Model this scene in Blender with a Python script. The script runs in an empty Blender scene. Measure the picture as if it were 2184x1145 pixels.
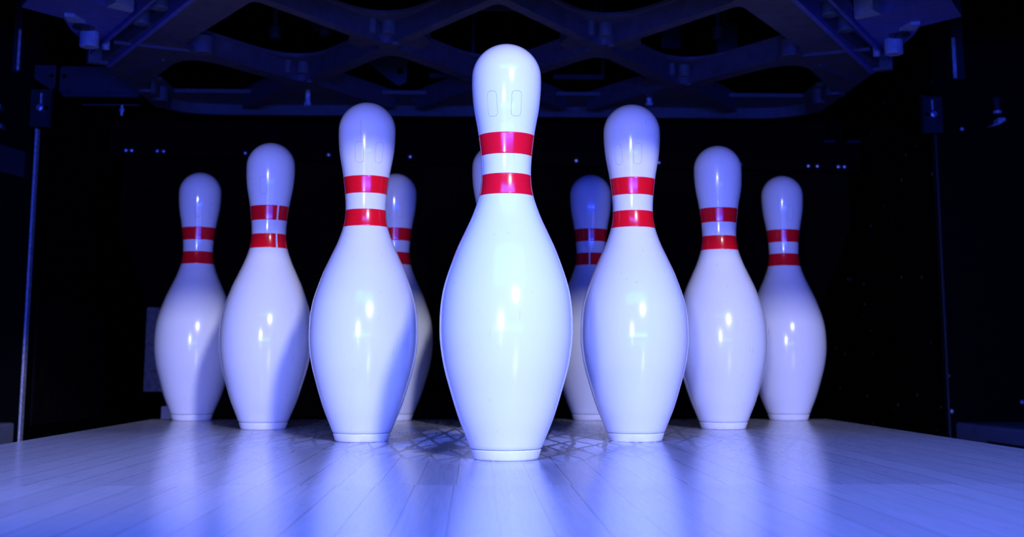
import bpy, bmesh, math, random
from mathutils import Vector, Matrix
from mathutils.geometry import tessellate_polygon
random.seed(7)
PI = math.pi
sc = bpy.context.scene
COL = sc.collection

# ------------------------------------------------------------------ camera
cam_d = bpy.data.cameras.new('camera'); cam = bpy.data.objects.new('camera', cam_d); COL.objects.link(cam)
F_PX, CX, CY, CZ, PITCH, YAW, ROLL = 2622.25, -.02989, 1.12463, .08302, .14404, .0312, .00094
fw = Vector((math.sin(YAW)*math.cos(PITCH), math.cos(YAW)*math.cos(PITCH), math.sin(PITCH)))
rt = Vector((math.cos(YAW), -math.sin(YAW), 0)); up = rt.cross(fw)
r2 = rt*math.cos(ROLL) + up*math.sin(ROLL); u2 = up*math.cos(ROLL) - rt*math.sin(ROLL)
M = Matrix((r2, u2, -fw)).transposed().to_4x4(); M.translation = Vector((CX, -CY, CZ))
cam.matrix_world = M
cam_d.sensor_fit = 'HORIZONTAL'; cam_d.sensor_width = 36; cam_d.lens = 36*F_PX/2184
cam_d.shift_y = -173.846/2184
cam_d.clip_start = .01; cam_d.clip_end = 50
cam_d.dof.use_dof = True; cam_d.dof.focus_distance = 1.14; cam_d.dof.aperture_fstop = 11
sc.camera = cam

# ------------------------------------------------------------------ world, lights, exposure
w = bpy.data.worlds.new('world'); sc.world = w; w.use_nodes = True
w.node_tree.nodes['Background'].inputs[0].default_value = (.12, .25, 1, 1)
w.node_tree.nodes['Background'].inputs[1].default_value = .006
sc.view_settings.view_transform = 'Standard'; sc.view_settings.look = 'None'
sc.view_settings.exposure = 0; sc.view_settings.gamma = 1; sc.view_settings.use_curve_mapping = False

def area(name, loc, target, size, size_y, power, color):
    d = bpy.data.lights.new(name, 'AREA'); d.shape = 'RECTANGLE'; d.size = size; d.size_y = size_y
    d.energy = power; d.color = color
    o = bpy.data.objects.new(name, d); COL.objects.link(o); o.location = loc
    o.rotation_euler = (Vector(target)-Vector(loc)).to_track_quat('-Z', 'Y').to_euler()
    return o
def spot(name, loc, target, cone, blend, radius, power, color):
    d = bpy.data.lights.new(name, 'SPOT'); d.spot_size = math.radians(cone); d.spot_blend = blend
    d.shadow_soft_size = radius; d.energy = power; d.color = color
    o = bpy.data.objects.new(name, d); COL.objects.link(o); o.location = loc
    o.rotation_euler = (Vector(target)-Vector(loc)).to_track_quat('-Z', 'Y').to_euler()
    return o
WHITE = (.77, .785, 1.0); BLUE = (.016, .105, 1.0)
spot('white_spot_left', (-.50, -2.8, .30), (-.02, .36, .10), 26, .85, .08, 88, WHITE)
spot('white_spot_right', (.78, -2.8, 1.20), (-.04, .50, .05), 26.5, .8, .10, 285, WHITE)
spot('floor_spot', (-.30, -1.0, 1.05), (-.48, -.16, .0), 40, .9, .05, 34, WHITE)
area('blue_lamp_top', (.10, -.95, .95), (.05, -.05, 0), 1.2, .5, 42, BLUE)
area('blue_lamp_front', (.05, -1.6, .12), (0, .6, .30), 1.5, .08, 34, (.012, .05, 1.0))

# ------------------------------------------------------------------ materials
def mat(name, color, rough=.5, metal=0, spec=.5, coat=0, noise=None):
    m = bpy.data.materials.new(name); m.use_nodes = True
    nt = m.node_tree; b = nt.nodes['Principled BSDF']
    b.inputs['Base Color'].default_value = (*color, 1); b.inputs['Roughness'].default_value = rough
    b.inputs['Metallic'].default_value = metal; b.inputs['Specular IOR Level'].default_value = spec
    b.inputs['Coat Weight'].default_value = coat; b.inputs['Coat Roughness'].default_value = .06
    if noise:
        scale, amt = noise
        tc = nt.nodes.new('ShaderNodeTexCoord'); n = nt.nodes.new('ShaderNodeTexNoise')
        n.inputs['Scale'].default_value = scale; n.inputs['Detail'].default_value = 6; n.inputs['Roughness'].default_value = .65
        mr = nt.nodes.new('ShaderNodeMapRange'); mr.inputs[1].default_value = .3; mr.inputs[2].default_value = .7
        mr.inputs[3].default_value = 1-amt; mr.inputs[4].default_value = 1+amt
        mx = nt.nodes.new('ShaderNodeVectorMath'); mx.operation = 'SCALE'; mx.inputs[0].default_value = color
        nt.links.new(tc.outputs['Object'], n.inputs['Vector']); nt.links.new(n.outputs[0], mr.inputs[0])
        nt.links.new(mr.outputs[0], mx.inputs['Scale']); nt.links.new(mx.outputs[0], b.inputs['Base Color'])
        bp = nt.nodes.new('ShaderNodeBump'); bp.inputs['Strength'].default_value = .15; bp.inputs['Distance'].default_value = .001
        nt.links.new(n.outputs[0], bp.inputs['Height']); nt.links.new(bp.outputs[0], b.inputs['Normal'])
    return m

def ramp(nt, src, p0, c0, p1, c1):
    r = nt.nodes.new('ShaderNodeMapRange'); r.inputs[1].default_value = p0; r.inputs[2].default_value = p1
    r.inputs[3].default_value = c0; r.inputs[4].default_value = c1; r.clamp = True
    nt.links.new(src, r.inputs[0]); return r.outputs[0]

def math_n(nt, op, a, b=None):
    n = nt.nodes.new('ShaderNodeMath'); n.operation = op
    for i, v in enumerate((a, b)):
        if v is None: continue
        if isinstance(v, (int, float)): n.inputs[i].default_value = v
        else: nt.links.new(v, n.inputs[i])
    return n.outputs[0]

def mixc(nt, fac, a, b, mode='MIX'):
    n = nt.nodes.new('ShaderNodeMix'); n.data_type = 'RGBA'; n.blend_type = mode
    if isinstance(fac, (int, float)): n.inputs[0].default_value = fac
    else: nt.links.new(fac, n.inputs[0])
    for i, v in ((6, a), (7, b)):
        if isinstance(v, tuple): n.inputs[i].default_value = (*v, 1)
        else: nt.links.new(v, n.inputs[i])
    return n.outputs[2]

def pin_plastic():
    m = mat('pin_plastic', (.84, .86, .90), .16, spec=.5, coat=.3)
    nt = m.node_tree; b = nt.nodes['Principled BSDF']
    tc = nt.nodes.new('ShaderNodeTexCoord')
    oi = nt.nodes.new('ShaderNodeObjectInfo')
    add = nt.nodes.new('ShaderNodeVectorMath'); add.operation = 'ADD'
    sc_ = nt.nodes.new('ShaderNodeVectorMath'); sc_.operation = 'SCALE'; sc_.inputs[0].default_value = (3, 5, 7)
    nt.links.new(oi.outputs['Random'], sc_.inputs['Scale'])
    nt.links.new(tc.outputs['Object'], add.inputs[0]); nt.links.new(sc_.outputs[0], add.inputs[1])
    n1 = nt.nodes.new('ShaderNodeTexNoise'); n1.inputs['Scale'].default_value = 9; n1.inputs['Detail'].default_value = 5
    nt.links.new(add.outputs[0], n1.inputs['Vector'])
    grime = ramp(nt, n1.outputs[0], .45, 0, .8, .35)
    n2 = nt.nodes.new('ShaderNodeTexNoise'); n2.inputs['Scale'].default_value = 210; n2.inputs['Detail'].default_value = 2
    nt.links.new(add.outputs[0], n2.inputs['Vector'])
    spots = ramp(nt, n2.outputs[0], .70, 0, .78, .35)
    mp = nt.nodes.new('ShaderNodeMapping'); mp.inputs['Scale'].default_value = (260, 260, 22)
    nt.links.new(add.outputs[0], mp.inputs['Vector'])
    n3 = nt.nodes.new('ShaderNodeTexNoise'); n3.inputs['Scale'].default_value = 1; n3.inputs['Detail'].default_value = 1
    nt.links.new(mp.outputs[0], n3.inputs['Vector'])
    scr = ramp(nt, n3.outputs[0], .74, 0, .80, .25)
    f = math_n(nt, 'MAXIMUM', math_n(nt, 'MULTIPLY', spots, ramp(nt, n1.outputs[0], .4, .15, .65, 1)), scr)
    c = mixc(nt, grime, (.84, .86, .90), (.72, .73, .80))
    c = mixc(nt, f, c, (.30, .29, .36))
    nt.links.new(c, b.inputs['Base Color'])
    ro = ramp(nt, n1.outputs[0], .3, .12, .75, .24); nt.links.new(ro, b.inputs['Roughness'])
    return m

def stripe_red():
    m = mat('stripe_red', (.95, .006, .016), .2, spec=.5, coat=.3)
    nt = m.node_tree; b = nt.nodes['Principled BSDF']
    tc = nt.nodes.new('ShaderNodeTexCoord'); n = nt.nodes.new('ShaderNodeTexNoise')
    mp = nt.nodes.new('ShaderNodeMapping'); mp.inputs['Scale'].default_value = (40, 40, 160)
    nt.links.new(tc.outputs['Object'], mp.inputs['Vector']); nt.links.new(mp.outputs[0], n.inputs['Vector'])
    n.inputs['Scale'].default_value = 1.5; n.inputs['Detail'].default_value = 6
    c = mixc(nt, ramp(nt, n.outputs[0], .55, 0, .85, .5), (.97, .006, .018), (.62, .01, .02))
    nt.links.new(c, b.inputs['Base Color'])
    return m

def boards(name, phase, seed, lace, rgh=(.15, .18)):
    """maple strips 27 mm wide running away from the camera, with seams, grain and marks"""
    m = bpy.data.materials.new(name); m.use_nodes = True
    nt = m.node_tree; b = nt.nodes['Principled BSDF']
    tc = nt.nodes.new('ShaderNodeTexCoord'); sp = nt.nodes.new('ShaderNodeSeparateXYZ')
    nt.links.new(tc.outputs['Object'], sp.inputs[0])
    X, Y = sp.outputs[0], sp.outputs[1]
    u = math_n(nt, 'DIVIDE', math_n(nt, 'SUBTRACT', X, phase), .0273)
    idx = math_n(nt, 'FLOOR', u); fr = math_n(nt, 'FRACT', u)
    wn = nt.nodes.new('ShaderNodeTexWhiteNoise'); wn.noise_dimensions = '2D'
    cb = nt.nodes.new('ShaderNodeCombineXYZ'); nt.links.new(idx, cb.inputs[0]); cb.inputs[1].default_value = seed
    nt.links.new(cb.outputs[0], wn.inputs['Vector'])
    wn2 = nt.nodes.new('ShaderNodeTexWhiteNoise'); wn2.noise_dimensions = '2D'
    cb2 = nt.nodes.new('ShaderNodeCombineXYZ'); nt.links.new(idx, cb2.inputs[0]); cb2.inputs[1].default_value = seed+5.5
    nt.links.new(cb2.outputs[0], wn2.inputs['Vector'])
    # seam line at each board edge, of varying strength
    edge = math_n(nt, 'MINIMUM', fr, math_n(nt, 'SUBTRACT', 1, fr))
    seam = ramp(nt, edge, .008, 1, .024, 0)
    seam = math_n(nt, 'MULTIPLY', seam, ramp(nt, wn2.outputs[0], 0, .2, 1, .85))
    # grain
    mp = nt.nodes.new('ShaderNodeMapping'); mp.inputs['Scale'].default_value = (420, 14, 1)
    cv = nt.nodes.new('ShaderNodeCombineXYZ'); nt.links.new(X, cv.inputs[0])
    nt.links.new(math_n(nt, 'ADD', Y, math_n(nt, 'MULTIPLY', wn.outputs[0], 9)), cv.inputs[1])
    nt.links.new(cv.outputs[0], mp.inputs['Vector'])
    g = nt.nodes.new('ShaderNodeTexNoise'); g.inputs['Scale'].default_value = 1; g.inputs['Detail'].default_value = 5; g.inputs['Distortion'].default_value = .4
    nt.links.new(mp.outputs[0], g.inputs['Vector'])
    tone = ramp(nt, wn.outputs[0], 0, .92, 1, 1.06)
    gr = ramp(nt, g.outputs[0], .3, .96, .7, 1.03)
    base = nt.nodes.new('ShaderNodeVectorMath'); base.operation = 'SCALE'; base.inputs[0].default_value = (.50, .47, .45)
    nt.links.new(math_n(nt, 'MULTIPLY', tone, gr), base.inputs['Scale'])
    # knots / worn marks: short streaks
    mp2 = nt.nodes.new('ShaderNodeMapping'); mp2.inputs['Scale'].default_value = (95, 34, 1); mp2.inputs['Location'].default_value = (seed*3.1, seed*1.7, 0)
    nt.links.new(tc.outputs['Object'], mp2.inputs['Vector'])
    k = nt.nodes.new('ShaderNodeTexNoise'); k.inputs['Scale'].default_value = 1; k.inputs['Detail'].default_value = 2
    nt.links.new(mp2.outputs[0], k.inputs['Vector'])
    kf = ramp(nt, k.outputs[0], .715, 0, .78, .55)
    c = mixc(nt, kf, base.outputs[0], (.16, .12, .12))
    c = mixc(nt, seam, c, (.10, .07, .07))
    # pale dings
    mp3 = nt.nodes.new('ShaderNodeMapping'); mp3.inputs['Scale'].default_value = (60, 120, 1); mp3.inputs['Location'].default_value = (seed*7.3, 0, 0)
    nt.links.new(tc.outputs['Object'], mp3.inputs['Vector'])
    d = nt.nodes.new('ShaderNodeTexNoise'); d.inputs['Scale'].default_value = 1; d.inputs['Detail'].default_value = 3
    nt.links.new(mp3.outputs[0], d.inputs['Vector'])
    c = mixc(nt, ramp(nt, d.outputs[0], .72, 0, .76, .6), c, (.85, .83, .85))
    rough = ramp(nt, g.outputs[0], .3, rgh[0], .7, rgh[1])
    if lace:
        # crossed pale patches and dark lines over a darker ground, behind the head pin
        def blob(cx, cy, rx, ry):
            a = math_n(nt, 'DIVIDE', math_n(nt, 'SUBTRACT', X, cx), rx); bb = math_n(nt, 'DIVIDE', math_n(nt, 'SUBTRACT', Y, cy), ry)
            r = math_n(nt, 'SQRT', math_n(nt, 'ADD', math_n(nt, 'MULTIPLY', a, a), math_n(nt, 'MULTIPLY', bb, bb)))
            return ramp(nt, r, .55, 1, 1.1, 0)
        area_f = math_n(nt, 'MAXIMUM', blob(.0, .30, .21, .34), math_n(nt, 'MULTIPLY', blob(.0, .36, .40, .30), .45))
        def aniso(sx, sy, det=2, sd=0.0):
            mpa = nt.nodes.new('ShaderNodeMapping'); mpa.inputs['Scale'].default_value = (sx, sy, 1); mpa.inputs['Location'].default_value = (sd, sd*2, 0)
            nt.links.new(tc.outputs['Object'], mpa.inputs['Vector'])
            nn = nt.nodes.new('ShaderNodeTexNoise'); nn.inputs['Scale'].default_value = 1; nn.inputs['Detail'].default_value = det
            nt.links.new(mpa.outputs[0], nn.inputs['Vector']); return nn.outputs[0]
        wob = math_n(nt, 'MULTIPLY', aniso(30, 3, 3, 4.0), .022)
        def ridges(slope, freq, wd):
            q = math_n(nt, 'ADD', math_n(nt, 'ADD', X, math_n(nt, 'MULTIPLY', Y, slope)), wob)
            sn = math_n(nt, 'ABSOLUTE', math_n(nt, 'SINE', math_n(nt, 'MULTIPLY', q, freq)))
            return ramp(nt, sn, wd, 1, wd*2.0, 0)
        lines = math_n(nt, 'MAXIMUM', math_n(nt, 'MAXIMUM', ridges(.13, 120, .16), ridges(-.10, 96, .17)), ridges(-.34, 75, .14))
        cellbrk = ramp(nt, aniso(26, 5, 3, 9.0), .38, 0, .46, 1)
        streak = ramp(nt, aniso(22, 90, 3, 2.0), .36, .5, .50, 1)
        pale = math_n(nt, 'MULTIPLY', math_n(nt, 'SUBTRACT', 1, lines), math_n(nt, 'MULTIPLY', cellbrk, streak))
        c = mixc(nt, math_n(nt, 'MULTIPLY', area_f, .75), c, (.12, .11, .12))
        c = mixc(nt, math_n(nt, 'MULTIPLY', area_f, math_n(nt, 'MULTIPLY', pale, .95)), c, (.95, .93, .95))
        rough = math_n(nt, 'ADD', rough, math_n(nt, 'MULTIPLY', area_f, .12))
    nt.links.new(c, b.inputs['Base Color']); nt.links.new(rough, b.inputs['Roughness'])
    b.inputs['Specular IOR Level'].default_value = .8
    bp = nt.nodes.new('ShaderNodeBump'); bp.inputs['Strength'].default_value = .03; bp.inputs['Distance'].default_value = .0003
    nt.links.new(math_n(nt, 'SUBTRACT', g.outputs[0], seam), bp.inputs['Height']); nt.links.new(bp.outputs[0], b.inputs['Normal'])
    return m

def dusty_black(name, base=(.0012, .0012, .0018), speck=.9, scale=24):
    """black sheet with sparse dust specks"""
    m = mat(name, base, .75, spec=.06)
    nt = m.node_tree; b = nt.nodes['Principled BSDF']
    tc = nt.nodes.new('ShaderNodeTexCoord'); v = nt.nodes.new('ShaderNodeTexVoronoi'); v.inputs['Scale'].default_value = scale
    nt.links.new(tc.outputs['Object'], v.inputs['Vector'])
    dot = ramp(nt, v.outputs['Distance'], .05, 1, .10, 0)
    s = nt.nodes.new('ShaderNodeSeparateColor'); nt.links.new(v.outputs['Color'], s.inputs[0])
    dot = math_n(nt, 'MULTIPLY', dot, ramp(nt, s.outputs[0], .7, 0, .9, speck))
    nt.links.new(mixc(nt, dot, base, (.8, .8, .8)), b.inputs['Base Color'])
    return m

M_PIN = pin_plastic(); M_RED = stripe_red()
M_BASE = mat('pin_base_nylon', (.84, .85, .86), .3, noise=(60, .04))
M_GROOVE = mat('emboss_line', (.42, .44, .62), .4)
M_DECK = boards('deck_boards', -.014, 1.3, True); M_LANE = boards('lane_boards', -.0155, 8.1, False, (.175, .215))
M_ALU = mat('cast_aluminium_frame', (.082, .066, .080), .5, spec=.4, noise=(55, .3))
M_ALU2 = mat('cast_aluminium_rail', (.095, .088, .085), .55, spec=.4, noise=(70, .25))
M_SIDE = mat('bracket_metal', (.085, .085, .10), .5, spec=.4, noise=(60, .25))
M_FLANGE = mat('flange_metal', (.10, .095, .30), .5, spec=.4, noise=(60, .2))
M_LIT = mat('lit_face_metal', (.30, .32, .40), .45, spec=.5, noise=(80, .2))  # paler copy of the bracket metal, light on these faces put into the colour
M_DARK = mat('dark_steel', (.018, .020, .024), .5, spec=.4, noise=(60, .3))
M_BOLT = mat('bright_bolt', (.8, .8, .84), .38, metal=1)
M_ZINC = mat('zinc_edge', (.62, .62, .66), .5, metal=.3, noise=(160, .5))
M_BLACK = mat('flat_black', (.0015, .0015, .002), .9, spec=.04)
M_CURT = mat('curtain_vinyl', (.0016, .0017, .0024), .8, spec=.05, noise=(8, .4))
M_PANEL = dusty_black('kickback_black')
M_DIV = mat('divider_paint', (.22, .24, .28), .5, noise=(30, .15))
M_BROWN = mat('brown_board', (.020, .010, .009), .6, noise=(40, .3))
M_PAD = mat('grey_pad', (.16, .16, .17), .7, noise=(120, .6))
M_CREAM = mat('cream_block', (.6, .58, .5), .6, noise=(50, .2))

# ------------------------------------------------------------------ mesh helpers
def new_obj(name, bm, m, parent=None, smooth=False, loc=None):
    me = bpy.data.meshes.new(name)
    bmesh.ops.recalc_face_normals(bm, faces=bm.faces)
    bm.to_mesh(me); bm.free(); me.materials.append(m)
    if smooth:
        for p in me.polygons: p.use_smooth = True
    o = bpy.data.objects.new(name, me); COL.objects.link(o)
    if parent: o.parent = parent
    if loc: o.location = loc
    return o
def thing(name, label, cat, loc=(0, 0, 0), group=None):
    o = bpy.data.objects.new(name, None); COL.objects.link(o); o.location = loc; o.empty_display_size = .05
    o['label'] = label; o['category'] = cat
    if group: o['group'] = group
    return o
def tag(o, label, cat, group=None):
    o['label'] = label; o['category'] = cat
    if group: o['group'] = group
    return o
def struct(o, label=None):
    o['kind'] = 'structure'
    if label: o['label'] = label
    return o
def add_box(bm, x0, x1, y0, y1, z0, z1, bevel=0):
    ret = bmesh.ops.create_cube(bm, size=1)
    vs = ret['verts']
    for v in vs:
        v.co = Vector(((x0+x1)/2+v.co.x*(x1-x0), (y0+y1)/2+v.co.y*(y1-y0), (z0+z1)/2+v.co.z*(z1-z0)))
    if bevel:
        es = list({e for v in vs for e in v.link_edges})
        bmesh.ops.bevel(bm, geom=es, offset=bevel, segments=2, profile=.5, affect='EDGES')
def box(name, x0, x1, y0, y1, z0, z1, m, parent=None, bevel=0):
    bm = bmesh.new(); add_box(bm, x0, x1, y0, y1, z0, z1, bevel)
    return new_obj(name, bm, m, parent)
def add_cyl(bm, p, q, r, n=20, r2=None, bev=0):
    p = Vector(p); q = Vector(q); d = q-p
    rot = d.to_track_quat('Z', 'Y').to_matrix().to_4x4()
    ret = bmesh.ops.create_cone(bm, cap_ends=True, segments=n, radius1=r, radius2=r if r2 is None else r2, depth=d.length,
                                matrix=Matrix.Translation((p+q)/2) @ rot)
    if bev:
        es = [e for e in {e for v in ret['verts'] for e in v.link_edges} if len(e.link_faces) == 2 and any(len(f.verts) > 4 for f in e.link_faces)]
        bmesh.ops.bevel(bm, geom=es, offset=bev, segments=2, profile=.5, affect='EDGES')
def fillet(pts, default=.0, n=8):
    """pts: (x, y[, r]) polygon -> list with rounded corners"""
    out = []; L = len(pts)
    for i in range(L):
        p = Vector(pts[i][:2]); r = pts[i][2] if len(pts[i]) > 2 else default
        if r <= 0: out.append(p); continue
        a = Vector(pts[i-1][:2]); b = Vector(pts[(i+1) % L][:2])
        da = (a-p); db = (b-p); la, lb = da.length, db.length; da.normalize(); db.normalize()
        ang = da.angle(db); t = min(r/math.tan(ang/2), la*.48, lb*.48)
        p0 = p+da*t; p1 = p+db*t
        for k in range(n+1):
            s = k/n
            out.append(p0*(1-s)**2 + p*2*s*(1-s) + p1*s*s)
    return out
def add_plate(bm, outline, holes, z0, z1):
    loops = [[Vector((p[0], p[1], 0)) for p in L] for L in [outline]+holes]
    tris = tessellate_polygon(loops)
    flat = [p for L in loops for p in L]
    lo = [bm.verts.new((p.x, p.y, z0)) for p in flat]; hi = [bm.verts.new((p.x, p.y, z1)) for p in flat]
    for t in tris:
        try:
            bm.faces.new([lo[i] for i in t]); bm.faces.new([hi[i] for i in reversed(t)])
        except ValueError: pass
    k = 0
    for L in loops:
        n = len(L)
        for i in range(n):
            a, b_ = k+i, k+(i+1) % n
            bm.faces.new([lo[a], lo[b_], hi[b_], hi[a]])
        k += n
def plate(name, outline, holes, z0, z1, m, parent=None):
    bm = bmesh.new(); add_plate(bm, outline, holes, z0, z1); return new_obj(name, bm, m, parent)
def plate_xz(name, outline, holes, y0, y1, m, parent=None):
    bm = bmesh.new(); add_plate(bm, outline, holes, 0, 1)
    for v in bm.verts: v.co = Vector((v.co.x, y0+(y1-y0)*v.co.z, v.co.y))
    return new_obj(name, bm, m, parent)
def circle(cx, cy, r, n=20):
    return [Vector((cx+r*math.cos(2*PI*k/n), cy+r*math.sin(2*PI*k/n))) for k in range(n)]

# ------------------------------------------------------------------ setting
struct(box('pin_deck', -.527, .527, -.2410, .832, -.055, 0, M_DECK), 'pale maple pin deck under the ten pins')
struct(box('lane', -.527, .527, -3.2, -.2410, -.055, .0, M_LANE), 'pale maple lane boards in front of the seam')
struct(box('pit_floor', -1.3, 1.3, -3.2, 1.9, -.32, -.30, M_BLACK))
struct(box('wall_back', -1.3, 1.3, 1.88, 1.92, -.30, 1.10, M_BLACK))
struct(box('wall_left', -1.32, -1.28, .40, 1.9, -.30, 1.10, M_BLACK))
struct(box('wall_right', 1.28, 1.32, .40, 1.9, -.30, 1.10, M_BLACK))
struct(box('ceiling', -1.3, 1.3, .05, 1.9, 1.10, 1.13, M_BLACK))
struct(box('shade_board', -1.28, 1.28, -.14, -.10, .432, 1.10, M_BLACK), 'unseen black board added above the front of the pin deck to shade the rear pins')  # unseen board, added to cut the white light off the rear pin heads
struct(box('ceiling', -1.3, 1.3, -.14, .05, 1.10, 1.13, M_BLACK))
# kickback side plates and their front faces
for s, nm in ((-1, 'left'), (1, 'right')):
    a, b_ = sorted((s*.782, s*.80)); struct(box('kickback_plate_'+nm, a, b_, 1.0, 1.88, -.30, 1.10, M_PANEL), f'black steel kickback plate on the {nm} side of the pit')
    a, b_ = sorted((s*.784, s*1.28)); struct(box('kickback_face_'+nm, a, b_, .986, 1.0, -.30, 1.10, M_PANEL), f'black dusty upright panel on the {nm} beside the pit')

# ------------------------------------------------------------------ bowling pins
IN = .0254
PROF = [(.375, 2.52), (.75, 2.828), (1.4, 3.36), (2.25, 3.906), (3.375, 4.510), (4.5, 4.766), (5.875, 4.563), (7.25, 3.703), (8.0, 3.04), (8.625, 2.472),
        (9.375, 1.965), (10., 1.797), (10.875, 1.870), (11.75, 2.094), (12.625, 2.406), (13.3, 2.535), (13.727, 2.547)]
def pin_radius(zi):
    """smooth interpolation of the pin's turned profile, inches"""
    if zi >= 13.727:
        return math.sqrt(max(0, 1.2735**2-(zi-13.727)**2))
    P = PROF
    for i in range(len(P)-1):
        if P[i][0] <= zi <= P[i+1][0]:
            x0, y0 = P[i]; x1, y1 = P[i+1]; h = x1-x0
            def sl(j):
                if j == 0: return (P[1][1]-P[0][1])/(P[1][0]-P[0][0])
                if j == len(P)-1: return 0
                return (P[j+1][1]-P[j-1][1])/(P[j+1][0]-P[j-1][0])
            t = (zi-x0)/h; m0, m1 = sl(i)*h, sl(i+1)*h
            return .5*((2*t**3-3*t*t+1)*y0+(t**3-2*t*t+t)*m0+(-2*t**3+3*t*t)*y1+(t**3-t*t)*m1)
    return P[0][1]/2
def lathe(name, prof, m, parent, n=96, a0=0, a1=2*PI, cap=False):
    bm = bmesh.new(); full = abs(a1-a0-2*PI) < 1e-6; cnt = n if full else n+1
    rings = []
    for r, z in prof:
        if r < 1e-6: rings.append([bm.verts.new((0, 0, z))])
        else: rings.append([bm.verts.new((r*math.sin(a0+(a1-a0)*k/n), -r*math.cos(a0+(a1-a0)*k/n), z)) for k in range(cnt)])
    for A, B in zip(rings, rings[1:]):
        for k in range(n):
            k2 = (k+1) % cnt
            if len(A) == 1: bm.faces.new([A[0], B[k], B[k2]])
            elif len(B) == 1: bm.faces.new([A[k], A[k2], B[0]])
            else: bm.faces.new([A[k], A[k2], B[k2], B[k]])
    return new_obj(name, bm, m, parent, smooth=True)
def body_profile():
    pr = [(0, .372*IN), (1.19*IN, .372*IN), (1.235*IN, .385*IN), (1.262*IN, .405*IN)]
    N = 150
    for k in range(N+1):
        z = .42+(13.727-.42)*k/N; pr.append((pin_radius(z)*IN, z*IN))
    for k in range(1, 25):
        a = PI/2*k/24; pr.append((1.2735*IN*math.cos(a) if k < 24 else 0, (13.727+1.2735*math.sin(a))*IN))
    return pr
BASE_PROF = [(0, 0), (1.075*IN, 0), (1.115*IN, .012*IN), (1.145*IN, .045*IN), (1.165*IN, .09*IN), (1.24*IN, .31*IN), (1.243*IN, .335*IN), (1.232*IN, .352*IN), (1.19*IN, .36*IN), (0, .36*IN)]
def stripe_prof(z0, z1):
    e = .00018; pr = [(pin_radius(z0)*IN-.0004, z0*IN)]
    for k in range(17):
        z = z0+(z1-z0)*k/16; pr.append((pin_radius(z)*IN+e, z*IN))
    pr.append((pin_radius(z1)*IN-.0004, z1*IN)); return pr
def oval_mesh(ang):
    """thin raised outline of an oval key mark on the head, around angle ang"""
    bm = bmesh.new(); zc, hh, hw, rr = 12.56, .45, .185, .0002
    pts = []
    for k in range(48):
        t = 2*PI*k/48; c, s = math.cos(t), math.sin(t)
        x = hw*math.copysign(abs(c)**.6, c); 
        y = math.copysign(1, s)*(hh-hw)+hw*math.copysign(abs(s)**.8, s) if abs(s) > .02 else 0
        R = pin_radius(zc+y); a = ang+x/R
        pts.append(Vector(((R*IN)*math.sin(a), -(R*IN)*math.cos(a), (zc+y)*IN)))
    rings = []
    for i, p in enumerate(pts):
        t = (pts[(i+1) % 48]-pts[i-1]).normalized(); nrm = Vector((p.x, p.y, 0)).normalized(); bnr = t.cross(nrm).normalized()
        rings.append([bm.verts.new(p+(nrm*math.cos(q)*.8+bnr*math.sin(q))*rr) for q in (0, PI/2, PI, 3*PI/2)])
    for i in range(48):
        A, B = rings[i], rings[(i+1) % 48]
        for j in range(4): bm.faces.new([A[j], A[(j+1) % 4], B[(j+1) % 4], B[j]])
    return bm

proto = thing('bowling_pin', '', 'bowling pin')
lathe('pin_body', body_profile(), M_PIN, proto)
lathe('pin_base', BASE_PROF, M_BASE, proto)
gap = .0022/.0235
lathe('upper_stripe', stripe_prof(10.79, 11.55), M_RED, proto, 90, gap/2, 2*PI-gap/2)
lathe('lower_stripe', stripe_prof(9.33, 10.08), M_RED, proto, 90, gap/2, 2*PI-gap/2)
for a in (0, math.radians(43)):
    o = new_obj('embossed_oval', oval_mesh(a), M_GROOVE, proto, smooth=True)
ROW = .3048*math.sqrt(3)/2; S = .3048
PINS = [  # x, y, mark angle, stripe seam angle, label
    (0, 0, -27, 150, 'head pin standing alone in front of all the others, brightest and largest'),
    (-S/2, ROW, -11, 84, 'second-row bowling pin just left of the front pin'),
    (S/2-.001, ROW, -38, 178, 'second-row bowling pin just right of the front pin'),
    (-S, 2*ROW, -51, 35, 'third-row bowling pin, second from the left edge of the triangle'),
    (0, 2*ROW, 160, 200, 'bowling pin almost wholly hidden behind the front pin, only a sliver of head showing'),
    (S-.0016, 2*ROW, 44, 170, 'third-row bowling pin, second from the right edge of the triangle'),
    (-1.5*S, 3*ROW, 8, 190, 'bowling pin at the far left corner of the back row'),
    (-S/2, 3*ROW, -25, 160, 'shadowed blue back-row bowling pin half hidden behind the left second-row pin'),
    (S/2+.0015, 3*ROW, 110, -11, 'back-row bowling pin with a pale stripe seam, partly hidden behind the right second-row pin'),
    (1.5*S+.0008, 3*ROW, 9, 180, 'dimmer bowling pin at the far right corner of the back row'),
]
kids = list(proto.children)
for i, (x, y, rot, seam, lab) in enumerate(PINS):
    if i == 0: r, ch = proto, kids
    else:
        r = proto.copy(); COL.objects.link(r); ch = []
        for k in kids:
            c = k.copy(); COL.objects.link(c); c.parent = r; ch.append(c)
    r.location = (x, y, 0); r['label'] = 'white red-striped ' + lab if not lab.startswith(('white',)) else lab
    r['group'] = 'ten bowling pins standing on the pin deck'
    for c in ch:
        n = c.name.split('.')[0]
        c.rotation_euler = (0, 0, math.radians(seam if 'stripe' in n else rot if 'oval' in n else rot))
PL = ['white head pin with red stripes, front and nearest of the ten',
      'white bowling pin in the second row, just left of the head pin',
      'white bowling pin in the second row, just right of the head pin',
      'white bowling pin in the third row, at the left end of that row',
      'white bowling pin almost wholly hidden behind the head pin, only a sliver of head showing',
      'white bowling pin in the third row, at the right end of that row',
      'white bowling pin at the far left corner of the back row',
      'deep blue shadowed back-row pin peeking out right of the left second-row pin',
      'back-row pin with a pale seam in its red stripes, partly behind the right second-row pin',
      'bluish white bowling pin at the far right corner of the back row']
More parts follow.
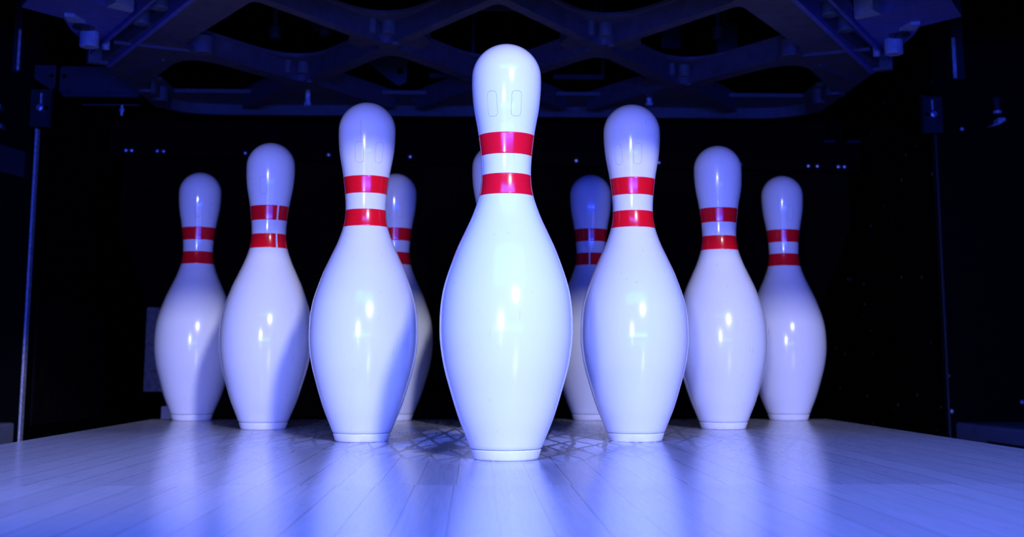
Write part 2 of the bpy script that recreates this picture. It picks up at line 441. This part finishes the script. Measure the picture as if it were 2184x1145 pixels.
for o, l in zip([o for o in COL.objects if o.name.startswith('bowling_pin')], PL):
    o['label'] = l

# ------------------------------------------------------------------ pinsetter table overhead
T = thing('pinsetter_table', 'dark cast metal lattice table of the pinsetter hanging above the pins', 'pinsetter', (0, .6, .54))
def rel(o):
    o.location = Vector(o.location)-T.location; return o
ZB, ZT = .540, .574
half = [(-.60, .72, .02), (-.60, 1.06, .0), (-.575, 1.06, 0), (-.572, .88, .06), (-.462, .672, .05),
        (-.333, .862, .02), (-.447, 1.055, 0), (-.425, 1.065, 0), (-.31, .895, .01), (-.195, 1.065, 0), (-.173, 1.055, 0), (-.290, .862, .02),
        (-.155, .652, .025), (-.020, .862, .02), (-.137, 1.055, 0), (-.115, 1.065, 0)]
outl = [(0, -.24, .02)] + half + [(0, .895, .01)] + [(-p[0],)+p[1:] for p in reversed(half)]
def diamond(cx, cy, rr, rs, rf, ins):
    hx, hy = .155-ins/.845, .245-ins/.534
    return fillet([(cx, cy-hy, rf), (cx+hx, cy, rs), (cx, cy+hy, rr), (cx-hx, cy, rs)], n=12)
CELLS = ((0, .62), (-.31, .62), (.31, .62), (-.155, .375), (.155, .375), (0, .13))
rel(plate('lattice', fillet(outl), [diamond(x, y, .018, .014, .012, .0085) for x, y in CELLS], ZB, ZT-.005, M_ALU, T))
# thin web at the top, cut with generously rounded openings
holes = [diamond(x, y, .085, .035, .02, .0105) for x, y in CELLS]
rel(plate('top_web', fillet(outl), holes, ZT-.006, ZT, M_ALU, T))
# thin rolled lip at the top edge of every opening
bm = bmesh.new()
for h in holes:
    pts = [Vector((p[0], p[1], ZT-.0035)) for p in h]
    n = len(pts); rings = []
    for i, p in enumerate(pts):
        t = (pts[(i+1) % n]-pts[i-1]).normalized(); nr = t.cross(Vector((0, 0, 1)))
        rings.append([bm.verts.new(p+nr*a*.004+Vector((0, 0, b_*.0022))) for a, b_ in ((-1, -1), (1, -1), (1, 1), (-1, 1))])
    for i in range(n):
        A, B = rings[i], rings[(i+1) % n]
        for j in range(4): bm.faces.new([A[j], A[(j+1) % 4], B[(j+1) % 4], B[j]])
rel(new_obj('opening_lip', bm, M_ALU, T))
# cylindrical bosses at the nodes
for cx, cy in ((-.155, .62), (.155, .62), (-.31, .865), (0, .865), (.31, .865)):
    for dx, dy, z0, z1, r in ((.002, -.036, .550, .5725, .0105), (-.020, -.050, .548, .572, .0055), (.011, -.026, .537, .556, .006)):
        bm = bmesh.new(); add_cyl(bm, (cx+dx, cy+dy, z0), (cx+dx, cy+dy, z1), r, 24, bev=.001)
        rel(new_obj('boss', bm, M_SIDE if r > .1 else M_ALU2, T, smooth=False))
# gusset ledges behind the nodes
for cx, cy in ((-.155, .62), (.155, .62), (-.31, .865), (.31, .865), (0, .865)):
    for s in (-1, 1):
        bm = bmesh.new()
        add_plate(bm, fillet([(cx+s*.006, cy+.005), (cx+s*.052, cy-.055+.02), (cx+s*.060, cy+.012), (cx+s*.048, cy+.046), (cx+s*.02, cy+.04)], .006, 4), [], .550, .5735)
        rel(new_obj('gusset', bm, M_ALU, T))
# corner bosses
for x, y in ((-.583, .925), (-.575, .985), (-.432, .652), (.583, .905), (.572, .965), (.440, .640)):
    bm = bmesh.new(); add_cyl(bm, (x, y, .536), (x, y, .562), .017 if abs(x) < .5 or y < .95 else .012, 28, bev=.0015)
    rel(new_obj('corner_boss', bm, M_SIDE if x < 0 else M_ALU, T))
# rear rail: top plate with a hanging rear lip and rounded corners
rr = [(-.598, .93, 0), (-.598, 1.125, .13), (.598, 1.125, .13), (.598, .93, 0), (.560, .93, 0), (.560, 1.02, .0), (-.560, 1.02, 0), (-.560, .93, 0)]
rel(plate('rear_rail', fillet(rr, n=14), [], .560, .5665, M_ALU2, T))
arc_o = [p for p in fillet([(-.598, .90, 0), (-.598, 1.128, .14), (.598, 1.128, .14), (.598, .90, 0)], n=16)]
arc_i = [p for p in fillet([(.590, .90, 0), (.590, 1.119, .135), (-.590, 1.119, .135), (-.590, .90, 0)], n=16)]
rel(plate('rear_lip', arc_o+arc_i, [], .541, .562, M_ALU2, T))
for x, y in ((-.44, 1.07), (-.135, 1.07), (.13, 1.07), (.44, 1.07)):
    bm = bmesh.new(); add_cyl(bm, (x, y, .5565), (x, y, .5600), .009, 18)
    rel(new_obj('rivet', bm, M_SIDE, T))
for x, y in ((-.319, .975), (.272, .95)):
    bm = bmesh.new(); add_cyl(bm, (x, y, .533), (x, y, .556), .0045, 16); add_cyl(bm, (x, y, .528), (x, y, .534), .0065, 6, bev=.0008)
    rel(new_obj('hanging_bolt', bm, M_ZINC, T))
# side rails along the slanting flanks: channel with two flanges and barrel bosses, bracket housing outside
U = Vector((.502, -.865, 0)).normalized(); NRM = Vector((-.865, -.502, 0))
def side(s):
    O = Vector((-.586, .73, 0))
    def W(a, b_): 
        p = O+U*a+NRM*b_; return (p.x*s*-1 if s > 0 else p.x, p.y)
    def quad(a0, a1, b0, b1): return [W(a0, b0), W(a1, b0), W(a1, b1), W(a0, b1)]
    L = .95
    bm = bmesh.new(); add_plate(bm, quad(0, L, 0, .007), [], .534, .562)          # inner flange
    add_plate(bm, quad(.02, L, .031, .036), [], .545, .562)                       # outer flange
    add_plate(bm, quad(-.008, L, -.003, .038), [], .562, .570)                    # channel roof
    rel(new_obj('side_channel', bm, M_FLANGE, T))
    for a in (.232, .318, .42, .52):
        bm = bmesh.new(); p = W(a, .0175); add_cyl(bm, (p[0], p[1], .543), (p[0], p[1], .564), .012, 26, bev=.002)
        rel(new_obj('channel_boss', bm, M_SIDE, T))
    rel(plate('end_web', quad(-.004, .008, 0, .036), [], .536, .563, M_SIDE, T))
    # broad bracket arm outside the channel, with lit end gussets
    bm = bmesh.new()
    A0, A1, A2, A3 = W(.145, .037), W(.262, .037), W(.285, .165), W(.185, .165)
    lo = [(*A0, .551), (*A1, .551), (*A2, .556), (*A3, .556)]; hi = [(x, y, .615) for x, y, z in lo]
    vs = [bm.verts.new(v) for v in lo+hi]
    for f in ((0, 1, 2, 3), (4, 5, 6, 7), (0, 1, 5, 4), (1, 2, 6, 5), (2, 3, 7, 6), (3, 0, 4, 7)): bm.faces.new([vs[i] for i in f])
    rel(new_obj('bracket_arm', bm, M_FLANGE, T))
    for tri in ((W(.262, .040), W(.275, .040), W(.298, .070), W(.27, .075)), (W(.176, .080), W(.168, .100), W(.196, .112), W(.20, .10))):
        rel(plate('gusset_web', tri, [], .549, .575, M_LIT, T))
    # rear end of the bracket: housing, washer and hanging lug
    pts = fillet([W(.075, .036), W(.072, .062), W(.115, .086), W(.165, .106), W(.20, .108), W(.20, .037)], .004, 3)
    rel(plate('lug_housing', pts, [], .5535, .585, M_FLANGE, T))
    c = W(.142, .074)
    bm = bmesh.new(); add_cyl(bm, (c[0], c[1], .551), (c[0], c[1], .5545), .015, 32); add_cyl(bm, (c[0], c[1], .549), (c[0], c[1], .5515), .007, 6); rel(new_obj('pivot_washer', bm, M_DARK, T))
    c = W(.116, .060)
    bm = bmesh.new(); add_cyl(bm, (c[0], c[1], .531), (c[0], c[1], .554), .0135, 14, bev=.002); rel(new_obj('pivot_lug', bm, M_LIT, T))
    c = W(.088, .030)
    bm = bmesh.new(); add_cyl(bm, (c[0], c[1], .538), (c[0], c[1], .562), .0055, 12, bev=.001); rel(new_obj('pivot_pin', bm, M_LIT, T))
    # casting ridges on the underside of the broad flank
    for (x0, y0), (x1, y1) in (((-.545, .60), (-.445, .645)), ((-.47, .50), (-.440, .640)), ((-.585, .80), (-.50, .70))):
        d = Vector((x1-x0, y1-y0)).normalized()*.0022; q = Vector((-d.y, d.x))
        pts = [(x0+q.x, y0+q.y), (x1+q.x, y1+q.y), (x1-q.x, y1-q.y), (x0-q.x, y0-q.y)]
        rel(plate('casting_ridge', [(p[0]*(-1 if s > 0 else 1), p[1]) for p in pts], [], .5365, .541, M_ALU, T))
    # lift rod up to the machine
    p = W(.35, .08); bm = bmesh.new(); add_cyl(bm, (p[0], p[1], .59), (p[0], p[1], 1.10), .012, 16)
    rel(new_obj('lift_rod', bm, M_DARK, T))
side(-1); side(1)
# pin cell mechanism above the openings, dim
for k, (x, y, z) in enumerate(((-.30, 1.0, .69), (-.43, .75, .64), (.32, 1.0, .665), (.40, .9, .63), (.19, 1.0, .66))):
    bm = bmesh.new(); add_box(bm, x-.018, x+.018, y, y+.004, z-.022, z+.03, .001); add_box(bm, x-.018, x+.018, y, y+.03, z+.028, z+.032)
    add_cyl(bm, (x, y+.02, z+.03), (x, y+.02, 1.10), .006, 10)
    rel(new_obj('hanging_tab', bm, M_DARK, T))
pp = fillet([(-.235, .70), (-.235, .625), (-.165, .570), (-.150, .577), (-.146, .70)], .006, 4)
rel(plate_xz('holder_plate', pp, [circle(-.162, .597, .006)], 1.00, 1.005, M_DARK, T))
bm = bmesh.new(); add_box(bm, -.11, -.03, 1.0, 1.012, .586, .594); add_box(bm, -.035, -.03, 1.0, 1.012, .594, 1.10); rel(new_obj('cross_bar', bm, M_DARK, T))
bm = bmesh.new(); add_box(bm, .11, .20, 1.0, 1.012, .586, .593); add_box(bm, .195, .20, 1.0, 1.012, .593, 1.10); rel(new_obj('cross_bar', bm, M_DARK, T))
bm = bmesh.new(); add_box(bm, -.06, .05, .655, .667, .61, .628); add_cyl(bm, (.045, .66, .62), (.045, .66, 1.1), .006, 10); rel(new_obj('cross_bar', bm, M_DARK, T))
for x, y, z in ((-.35, .80, .60), (-.27, .80, .605), (.36, .78, .60), (-.14, .53, .60), (.17, .52, .60), (.20, .50, .61)):
    bm = bmesh.new(); add_cyl(bm, (x, y, z), (x, y, z+.02), .010, 14, bev=.001); add_cyl(bm, (x, y, z+.02), (x, y, 1.10), .005, 10)
    rel(new_obj('plunger', bm, M_DARK, T))

# ------------------------------------------------------------------ pit: header bar with bolts, curtain
H = thing('curtain_header', 'black header bar with a row of shiny bolt heads behind the pins', 'header bar', (0, 1.395, .5))
tilt = (.4935-.5178)/(1.41)
bm = bmesh.new()
for v in [0]:
    add_box(bm, -.778, .778, 1.385, 1.40, .50-.50-.012, .50-.50+.060)
for v in bm.verts: v.co = Vector((v.co.x, v.co.y-1.395, v.co.z+.0065+tilt*v.co.x-.0))
new_obj('bar', bm, M_CURT, H)
for x in (-.745, -.733, -.681, -.668, -.501, -.330, -.162, .010, .182, .354, .524, .667, .686, .730, .743):
    z = .5065+tilt*x
    bm = bmesh.new(); r = .0058
    bmesh.ops.create_uvsphere(bm, u_segments=14, v_segments=8, radius=r)
    for v in bm.verts: v.co.y *= .7
    o = new_obj('bolt_head', bm, M_BOLT, H, smooth=True, loc=(x, 1.385-1.395, z-.5))
cur = fillet([(-.745, .60), (-.755, .44), (-.757, .37), (-.70, .235), (-.66, .12), (-.655, -.02), (.655, -.02), (.66, .12), (.70, .235), (.757, .37), (.755, .44), (.745, .60)], .03, 5)
tag(plate_xz('pit_curtain', cur, [], 1.402, 1.408, M_CURT), 'black vinyl pit curtain hanging below the bolted bar', 'curtain')
# lit pad and cream block left of the back row, seen beside the far left pin
tag(box('grey_pad', -.640, -.590, 1.20, 1.215, .034, .190, M_PAD, bevel=.002), 'mottled grey upright pad just left of the far left pin', 'pad')
tag(box('cream_block', -.603, -.580, 1.19, 1.235, -.30, .008, M_CREAM, bevel=.002), 'small cream block at the base of the far left pin', 'block')
tag(box('rubber_sheet', -.7815, -.7775, 1.02, 1.42, -.02, .19, mat('rubber_sheet', (.004, .004, .005), .8, spec=.08, noise=(30, .4)), bevel=.001), 'dim dark sheet fixed low on the left pit wall', 'sheet')

# ------------------------------------------------------------------ lane dividers beside the gutters
for s, lab in ((-1, 'blue-grey lane divider at the left edge beyond the gutter'), (1, 'dark blue lane divider at the right edge beyond the gutter')):
    a, b_ = sorted((s*.793, s*1.12)); tag(box('lane_divider', a, b_, .35, .985, -.30, -.012, M_DIV, bevel=.004), lab, 'lane divider')
for s in (-1, 1):
    bm = bmesh.new(); N = 16; vs = []
    for k in range(N+1):
        a = PI*k/N; x = s*(.530+.1285*(1-math.cos(a))); z = -.035-.075*math.sin(a)
        vs.append((x, z))
    rows = [[bm.verts.new((x, y, z)) for x, z in vs] for y in (-3.2, .84)]
    rows2 = [[bm.verts.new((x, y, z-.006)) for x, z in vs] for y in (-3.2, .84)]
    for R_ in (rows, rows2):
        for k in range(N): bm.faces.new([R_[0][k], R_[0][k+1], R_[1][k+1], R_[1][k]])
    for e in (0, N): bm.faces.new([rows[0][e], rows[1][e], rows2[1][e], rows2[0][e]])
    for j in (0, 1):
        for k in range(N): bm.faces.new([rows[j][k], rows[j][k+1], rows2[j][k+1], rows2[j][k]])
    struct(new_obj('gutter', bm, M_DARK), 'dark gutter channel along the %s edge of the lane' % ('left' if s < 0 else 'right'))

# ------------------------------------------------------------------ side hardware
tag(box('edge_strip', -.7835, -.7800, .975, .990, -.28, .485, M_ZINC, bevel=.0008), 'thin bright zinc edge strip running up the left side of the pit', 'edge strip', None)
tag(box('edge_strip', .7785, .7825, .975, .990, -.28, .485, M_DARK, bevel=.0008), 'thin dark blue edge strip running up the right side of the pit', 'edge strip', None)
def bracket(s, lab, m):
    t = thing('corner_bracket', lab, 'bracket', (s*.772, .98, .487))
    def q(o): o.location = -t.location; o.location = Vector((-t.location.x, -t.location.y, -t.location.z)); return o
    x0, x1 = (-.792, -.753) if s < 0 else (.752, .792)
    q(plate_xz('bracket_plate', fillet([(x0, .487), (x1, .487), (x1, .552), (x0, .552)], .002, 3), [circle(s*.765, .520, .004)], .970, .975, m, t))
    xe = x1 if s < 0 else x0
    q(box('bracket_flange', min(xe, xe+.002*s), max(xe, xe+.002*s), .955, .975, .487, .552, m, t))
    bm = bmesh.new(); add_cyl(bm, (s*.7735, .970, .519), (s*.7735, .960, .519), .0065, 6, bev=.001)
    add_cyl(bm, (s*.7735, .962, .519), (s*.7735, .955, .519), .0035, 12)
    q(new_obj('bolt', bm, M_BOLT, t))
    q(box('rib', s*.7735-.0012, s*.7735+.0012, .966, .970, .527, .545, M_ZINC, t))
bracket(-1, 'small steel bracket with a bright bolt at the upper left of the pit', M_DARK)
bracket(1, 'small steel bracket with a bright blue bolt at the upper right of the pit', M_DARK)
def hang_strip(s, lab):
    t = thing('hanging_strip', lab, 'metal strip', (s*.828, .985, .585))
    def q(o): o.location = (-t.location.x, -t.location.y, -t.location.z); return o
    a, b_ = (-.829, -.817) if s < 0 else (.817, .838)
    q(box('strip', a, b_, .976, .986, .585, 1.05, M_DARK, t))
    q(box('worn_edge', (b_-.004) if s < 0 else a, b_ if s < 0 else a+.006, .974, .976, .587, .66, M_ZINC, t))
hang_strip(-1, 'narrow vertical steel strip with a worn bright edge, top left')
hang_strip(1, 'narrow vertical steel strip with a speckled blue edge, top right')
# perforated mounting plate and side tab, upper left
t = thing('mounting_plate', 'dark navy perforated plate with a lit bottom flange, upper left behind the table corner', 'plate', (-.67, .95, .535))
def q(o, t=t): o.location = (-t.location.x, -t.location.y, -t.location.z); return o
M_NAVY = mat('navy_steel', (.030, .033, .040), .5, noise=(50, .3))
q(plate_xz('plate', fillet([(-.738, .588), (-.738, .545), (-.728, .536), (-.602, .536), (-.602, .588)], .004, 3), [circle(-.731, .571, .0038), circle(-.636, .571, .0038)], .950, .953, M_NAVY, t))
q(box('flange', -.728, -.600, .936, .953, .5335, .5365, M_NAVY, t))
q(box('hanger', -.70, -.69, .953, .958, .58, 1.10, M_BLACK, t))
q(box('hanger', -.63, -.62, .953, .958, .58, 1.10, M_BLACK, t))
t2 = thing('side_tab', 'small dark drilled tab left of the perforated plate', 'tab', (-.763, .95, .55))
o = plate_xz('tab', fillet([(-.781, .59), (-.781, .567), (-.752, .548), (-.745, .552), (-.745, .59)], .003, 3), [circle(-.752, .572, .0036)], .950, .953, M_NAVY, t2); o.location = -t2.location
o = box('tab_arm', -.785, -.775, .953, .986, .56, .59, M_BLACK, t2); o.location = -t2.location
t3 = thing('rod_with_bolt', 'thin horizontal rod with a bright bolt, below the perforated plate', 'rod', (-.66, .95, .522))
o = box('rod', -.697, -.600, .949, .953, .5205, .5225, M_NAVY, t3); o.location = -t3.location
bm = bmesh.new(); add_cyl(bm, (-.630, .949, .503), (-.630, .949, .521), .0022, 12); add_cyl(bm, (-.630, .949, .510), (-.630, .949, .515), .004, 6)
o = new_obj('bolt', bm, M_ZINC, t3); o.location = -t3.location
o = box('hanger', -.66, -.655, .951, .955, .5215, .534, M_BLACK, t3); o.location = -t3.location
# brown board and small hardware at the far left
tag(plate_xz('brown_board', [(-.98, .50), (-.793, .441), (-.793, .398), (-.98, .442)], [], .960, .985, M_BROWN), 'reddish brown board end at the far left edge', 'board')
t4 = thing('clamp_fitting', 'small bolt fitting at the far left edge above the brown board', 'fitting', (-.842, .985, .50))
bm = bmesh.new(); add_cyl(bm, (-.848, .986, .522), (-.848, .968, .522), .006, 6, bev=.001)
o = new_obj('bolt', bm, M_BOLT, t4); o.location = -t4.location
o = plate_xz('wedge_plate', [(-.87, .503), (-.842, .494), (-.836, .484), (-.87, .489)], [], .965, .985, M_DIV, t4); o.location = -t4.location
t5 = thing('spring_bolt', 'blue lit threaded bolt over a bent tab on the right panel', 'bolt', (.892, .985, .51))
bm = bmesh.new()
for k in range(4): add_cyl(bm, (.891, .972, .5445-k*.0045), (.891, .972, .5472-k*.0045), .0075-.0006*k, 20)
add_cyl(bm, (.891, .972, .520), (.891, .972, .548), .0055, 18)
o = new_obj('threaded_stud', bm, M_DARK, t5, smooth=False); o.location = -t5.location
bm = bmesh.new(); add_cyl(bm, (.891, .972, .5225), (.891, .972, .5275), .0075, 22, bev=.0012); o = new_obj('nut', bm, M_ZINC, t5); o.location = -t5.location
o = plate_xz('bent_tab', fillet([(.870, .4985), (.888, .5035), (.889, .5135), (.901, .514), (.902, .509), (.890, .502)], .0012, 3), [], .965, .985, M_ZINC, t5); o.location = -t5.location
o = box('stud_mount', .885, .897, .972, .987, .546, .552, M_DARK, t5); o.location = -t5.location
for a, b_, lab in ((.700, .722, 'short dim rod high on the right below the table corner'), (.748, .776, 'longer dim rod high on the far right beside the pit wall')):
    tag(box('rod', a, b_, 1.376, 1.380, .5435, .5475, M_NAVY), lab, 'rod')
    for o in [o for o in COL.objects if o.get('label') == lab]:
        h = box('hanger', (a+b_)/2-.002, (a+b_)/2+.002, 1.377, 1.379, .547, 1.10, M_BLACK, o)
